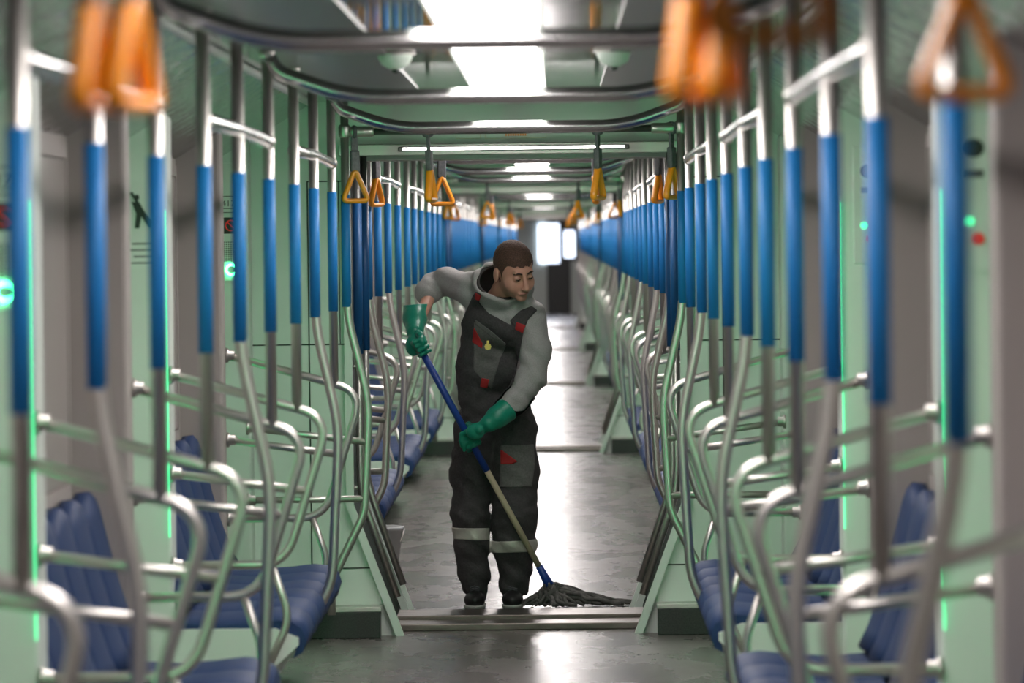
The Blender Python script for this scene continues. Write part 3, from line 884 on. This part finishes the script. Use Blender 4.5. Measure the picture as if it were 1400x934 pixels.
# overalls
def legs(P, g=0.0):
    L_ = chain(P, [(v(655, 585, PY), .118), (v(646, 645, 25.20), .100), (knL, .084), (v(645, 740, 25.17), .080), (v(648, 785, 25.18), .066), (v(650, 803, 25.18), .062)], .04)
    R_ = chain(P, [(v(700, 588, PY), .118), (v(703, 645, 25.19), .108), (knR, .102), (v(703, 742, 25.16), .098), (v(704, 785, 25.18), .070), (v(703, 803, 25.18), .066)], .04)
    w = smin(L_, R_, .012)
    w = smin(w, cap(P, v(668, 560, PY), v(690, 562, PY), .125, .125), .04)
    cut = P[..., 2]-pix(0, 551, PY).z
    w = np.maximum(w, cut); w = np.maximum(w, .055-P[..., 2])
    return w-g+folds(P)*1.3
BIB = [(612, 560), (612, 500), (624, 455), (637, 425), (646, 405), (651, 398), (659, 402), (655, 413), (668, 428), (700, 445), (697, 438), (712, 424), (727, 418), (735, 424), (722, 437), (716, 452), (708, 495), (703, 520), (716, 538), (737, 545), (737, 575), (622, 575)]
def sides(P):
    a = chain(P, [(v(657, 448, 25.13), .085), (v(652, 500, 25.17), .100), (v(651, 560, PY), .112)], .04)
    b = chain(P, [(v(700, 470, 25.15), .085), (v(703, 560, PY), .105)], .04)
    return smin(a, b, .06)
def bib(P, g=0.0):
    hoodless = torso(P)
    d = np.maximum(smin(smin(smin(hoodless, sleeves(P), .035), hood_shell(P, 0, .02), .02)+folds(P)*.8-.008, sides(P)+folds(P), .02)-g, poly_sd(P, BIB))
    d = np.maximum(d, P[..., 1]-25.14)
    return d
def overalls(P): return np.minimum(legs(P), bib(P))
add(sdf_mesh(overalls, (-.48, 24.93, .04), (.14, 25.40, 1.54), .0062), 'overalls', DUNG)
def patch(name, m, poly, fn, g=.004, yback=25.16, h=.0045, lim=None):
    xs = [p[0] for p in poly]; ys = [p[1] for p in poly]
    a = pix(min(xs), max(ys), 25.0); b = pix(max(xs), min(ys), 25.0)
    f = lambda P: np.maximum(np.maximum(fn(P, g), poly_sd(P, poly)), P[..., 1]-yback)
    me_ = sdf_mesh(f, (a.x-.04, 24.88, a.z-.04), (b.x+.04, yback+.02, b.z+.04), h)
    return add(me_, name, m)
patch('chest_pocket', GPOCK, [(648, 440), (668, 452), (692, 473), (684, 490), (672, 533), (647, 507)], bib, .004)
patch('pocket_flap_piping', GPOCK, [(650, 437), (671, 452), (692, 470), (690, 474), (668, 458), (649, 443)], bib, .008)
patch('red_chest_panel', REDC, [(648, 447), (660, 470), (659, 477), (645, 468)], bib, .008)
patch('red_pocket_tab', REDC, [(658, 517), (669, 519), (666, 532), (656, 529)], bib, .009)
patch('red_strap_patch', REDC, [(706, 440), (720, 445), (716, 456), (704, 450)], bib, .006, 25.2)
patch('red_strap_patch', REDC, [(650, 400), (658, 404), (656, 412), (649, 409)], bib, .006, 25.2)
patch('thigh_pocket', GPOCK, [(684, 610), (730, 609), (731, 640), (727, 667), (683, 667)], legs, .005, 25.18)
patch('red_thigh_panel', REDC, [(684, 615), (708, 632), (700, 636), (684, 636)], legs, .009, 25.18)
patch('reflective_band', REFL, [(610, 723), (669, 724), (669, 741), (610, 739)], legs, .004, 25.4)
patch('reflective_band', REFL, [(669, 742), (745, 739), (745, 755), (669, 758)], legs, .004, 25.4)
bd = pix(667, 474, 24.985)
m = MB()
for a in range(8):
    t = a*PI/4; m.lathe([(.006, -.004), (.004, .006)], (bd.x+.010*math.cos(t), bd.y-.0, bd.z+.010*math.sin(t)), axis='y', n=8)
m.lathe([(.010, -.006), (.009, .008)], tuple(bd), axis='y', n=12); m.box(bd.x-.005, bd.x+.005, bd.y-.004, bd.y+.004, bd.z+.012, bd.z+.028)
o = m.build('gold_badge', GOLD, None); o.data.transform(Matrix.Translation(-man.location)); o.parent = man

# mop handle line
MT = Vector(v(571, 470, 24.90)); MS = Vector(v(749, 797, 25.06)); md = (MS-MT).normalized()
def on_handle(xp):   # point on the handle at photo x
    t = (xp-571)/(749-571); return MT.lerp(MS, t)
# gloves
def hand_fingers(P, c, side, along, out, spread, lens, wrap):
    pass
def gloveL(P):
    hp = on_handle(578)
    d = chain(P, [(v(568, 418, 25.13), .058), (v(567, 436, 25.07), .052), (v(567, 454, 24.99), .040)], .02)
    d = np.maximum(d, (P[..., 2]-pix(0, 422, 25.1).z) + (P[..., 0]-pix(569, 0, 25.1).x)*(-.08))
    d = smin(d, ell(P, v(566, 472, 24.955), (.040, .034, .050)), .02)
    u = Vector((md.x, 0, md.z)).normalized(); n = Vector((u.z, 0, -u.x))   # n points left/down of the handle
    if n.x > 0: n = -n
    for k in range(4):
        c = Vector(v(573, 469, 24.9)) + u*(-.012+.0215*k)
        r = .0115-.0007*k
        a = c+n*.026+Vector((0, .022, 0)); b = c+n*.016+Vector((0, -.024, 0)); e = c-n*.014+Vector((0, -.027, 0)); f = c-n*.027+Vector((0, -.004, 0)); g = c-n*.018+Vector((0, .016, 0))
        d = smin(d, chain(P, [(a, r+.002), (b, r+.001), (e, r), (f, r-.001), (g, r-.0015)], .004), .004)
    th0 = Vector(v(572, 457, 24.95)); c = Vector(v(572, 466, 24.9))
    d = smin(d, chain(P, [(th0, .017), (c-n*.020+u*(-.02)+Vector((0, .0, 0)), .0135), (c-n*.016+u*.012+Vector((0, -.030, 0)), .0115)], .006), .006)
    return d + folds(P, .35)
add(sdf_mesh(gloveL, (-.60, 24.80, 1.05), (-.34, 25.24, 1.42), .0032), 'rubber_glove', GLOVE)
def gloveR(P):
    d = chain(P, [(v(692, 561, 24.925), .057), (v(680, 570, 24.90), .049), (v(668, 579, 24.885), .041)], .02)
    a_ = Vector(v(692, 561, 24.925)); b_ = Vector(v(668, 579, 24.885)); t_ = (a_-b_).normalized()
    d = np.maximum(d, (P-np.array(a_+t_*.012))@np.array(t_))
    hp = on_handle(641)
    d = smin(d, ell(P, v(650, 590, 24.885), (.044, .030, .040)), .025)
    u = Vector((md.x, md.y, md.z)).normalized(); n = Vector((u.z, 0, -u.x))
    if n.x < 0: n = -n             # towards upper right
    fr = Vector((0, -1, 0))
    base = on_handle(636)
    for k in range(4):
        c = base + u*(.006+.0225*k); r = .0122-.0007*k
        a = c+n*.030+fr*.018; b = c+n*.006+fr*.034; e = c-n*.020+fr*.022; f = c-n*.030-fr*.002+u*.012; g = c-n*.022-fr*.016+u*.016
        if k in (0, 1):            # two fingers hang loosely down past the handle
            f = e+Vector((-.004, .004, -.030)); g = f+Vector((.002, .006, -.022))
        d = smin(d, chain(P, [(a, r+.003), (b, r+.001), (e, r), (f, r-.0005), (g, r-.002)], .005), .005)
    d = smin(d, chain(P, [(v(655, 588, 24.86), .019), (base+n*.026+u*(-.02)-fr*.012, .015), (base+n*.004+u*(.0)-fr*.030, .012)], .008), .008)
    return d + folds(P, .35)
add(sdf_mesh(gloveR, (-.33, 24.74, .56), (-.01, 25.04, 1.00), .0032), 'rubber_glove', GLOVE)
# shoes
def shoe(P, ax, toe):
    d = ell(P, (ax[0], ax[1]+.01, .055), (.044, .075, .05))
    d = smin(d, ell(P, (toe[0], toe[1], .040), (.050, .095, .040)), .03)
    d = smin(d, cap(P, (ax[0], ax[1]+.02, .06), (ax[0], ax[1]+.02, .12), .045, .048), .02)
    return np.maximum(d, .014-P[..., 2])
for nm, ax, tx in (('l', anL, -.006), ('r', anR, .0)):
    toe = (ax[0]+tx, ax[1]-.12, 0)
    sh = add(sdf_mesh(lambda P: shoe(P, ax, toe), (ax[0]-.09, ax[1]-.26, .0), (ax[0]+.09, ax[1]+.13, .17), .0045), 'shoe', SHOE)
    o = add(sdf_mesh(lambda P: np.maximum(np.maximum(np.minimum(ell(P, (toe[0], toe[1], .03), (.054, .10, .06)), ell(P, (ax[0], ax[1]+.01, .03), (.048, .08, .06))), P[..., 2]-.018), .001-P[..., 2]), (ax[0]-.09, ax[1]-.26, -.01), (ax[0]+.09, ax[1]+.13, .03), .004), 'sole', SOLE, None)
    o.parent = sh
    m = MB()
    for k in range(4): m.tube([(toe[0]-.022, toe[1]+.02+k*.018, .078+k*.007), (toe[0], toe[1]+.018+k*.018, .086+k*.007), (toe[0]+.022, toe[1]+.02+k*.018, .078+k*.007)], .003, 5)
    o = m.build('laces', STRAP, None); o.data.transform(Matrix.Translation(-man.location)); o.parent = sh
tag(man, 'person in grey hoodie, dark bib overalls and green rubber gloves bending to mop the floor', 'person')

# ---------------------------------------------------------------- mop
MOPB = mat('blue_handle', (.012, .055, .30), .4); MOPW = mat('beige_handle', (.42, .36, .24), .5); MOPR = mat('grey_mop_yarn', (.10, .095, .09), .95, var=(40, .4))
mop = empty('floor_mop', (MS.x, MS.y, 0))
def mp(name, m, mt): 
    o = m.build(name, mt, None); o.data.transform(Matrix.Translation(-mop.location)); o.parent = mop; return o
A = on_handle(571)-md*.02; B1 = on_handle(665.5); B2 = on_handle(737); B3 = on_handle(753)
mp('upper_handle', MB().tube([A, B1], .0165, 14), MOPB)
mp('lower_handle', MB().tube([B1-md*.002, B2], .0145, 14), MOPW)
mp('socket', MB().tube([B2-md*.002, B2.lerp(B3, .5), B3], [.017, .020, .025], 14), MOPB)
m = MB(); rnd = random.Random(3)
for k in range(95):
    a = rnd.uniform(0, 2*PI); L = rnd.uniform(.12, .26)
    ex = math.cos(a)*L*(1.35 if math.cos(a) > 0 else .85)+.06; ey = math.sin(a)*L*.55
    c = B3+Vector((rnd.uniform(-.015, .02), rnd.uniform(-.02, .02), -.005))
    pts = []
    for q in range(9):
        t = q/8; z = c.z*(1-t)**2.2 + .012+.018*rnd.random()*(1-.5*t)+.025*math.sin(PI*t)*rnd.random()
        pts.append((c.x+ex*t+.016*math.sin(7*t+k), c.y+ey*t+.016*math.cos(6*t+k*2), max(z, .012)))
    m.tube(pts, [.006]+[rnd.uniform(.008, .0115)]*7+[.007], 6)
hd2 = mp('mop_head', m, MOPR); hd2['kind'] = 'stuff'
tag(mop, 'string mop with blue and beige handle and grey head, held by the person', 'mop')

# ---------------------------------------------------------------- bucket
BUCK = mat('grey_bucket', (.42, .44, .44), .25, coat=.4, alpha=1)
bk = empty('bucket', (-.745, 26.75, 0))
MB().lathe([(.001, .004), (.105, .004), (.108, .0), (.11, .01), (.145, .275), (.152, .28), (.152, .296), (.146, .298), (.141, .29), (.104, .014), (.001, .012)], (0, 0, 0), n=36, caps=False).build('pail', BUCK, bk)
MB().tube([(-.15*math.cos(t), -.05*math.sin(t)-.01, .275-.11*math.sin(t)) for t in [PI*k/14 for k in range(15)]], .003, 6).build('handle', STEEL, bk)
for s in (-1, 1): MB().lathe([(.012, -.006), (.012, .006)], (s*.152, 0, .272), axis='x', n=10).build('handle_ear', BUCK, bk)
tag(bk, 'grey bucket standing on the floor behind the left edge of the gangway', 'bucket')
# drop prototypes that were never placed
for p in list(protoB.values())+list(protoH.values()):
    if p.name not in used:
        for c in KIDS[p.name]: bpy.data.objects.remove(c)
        bpy.data.objects.remove(p)
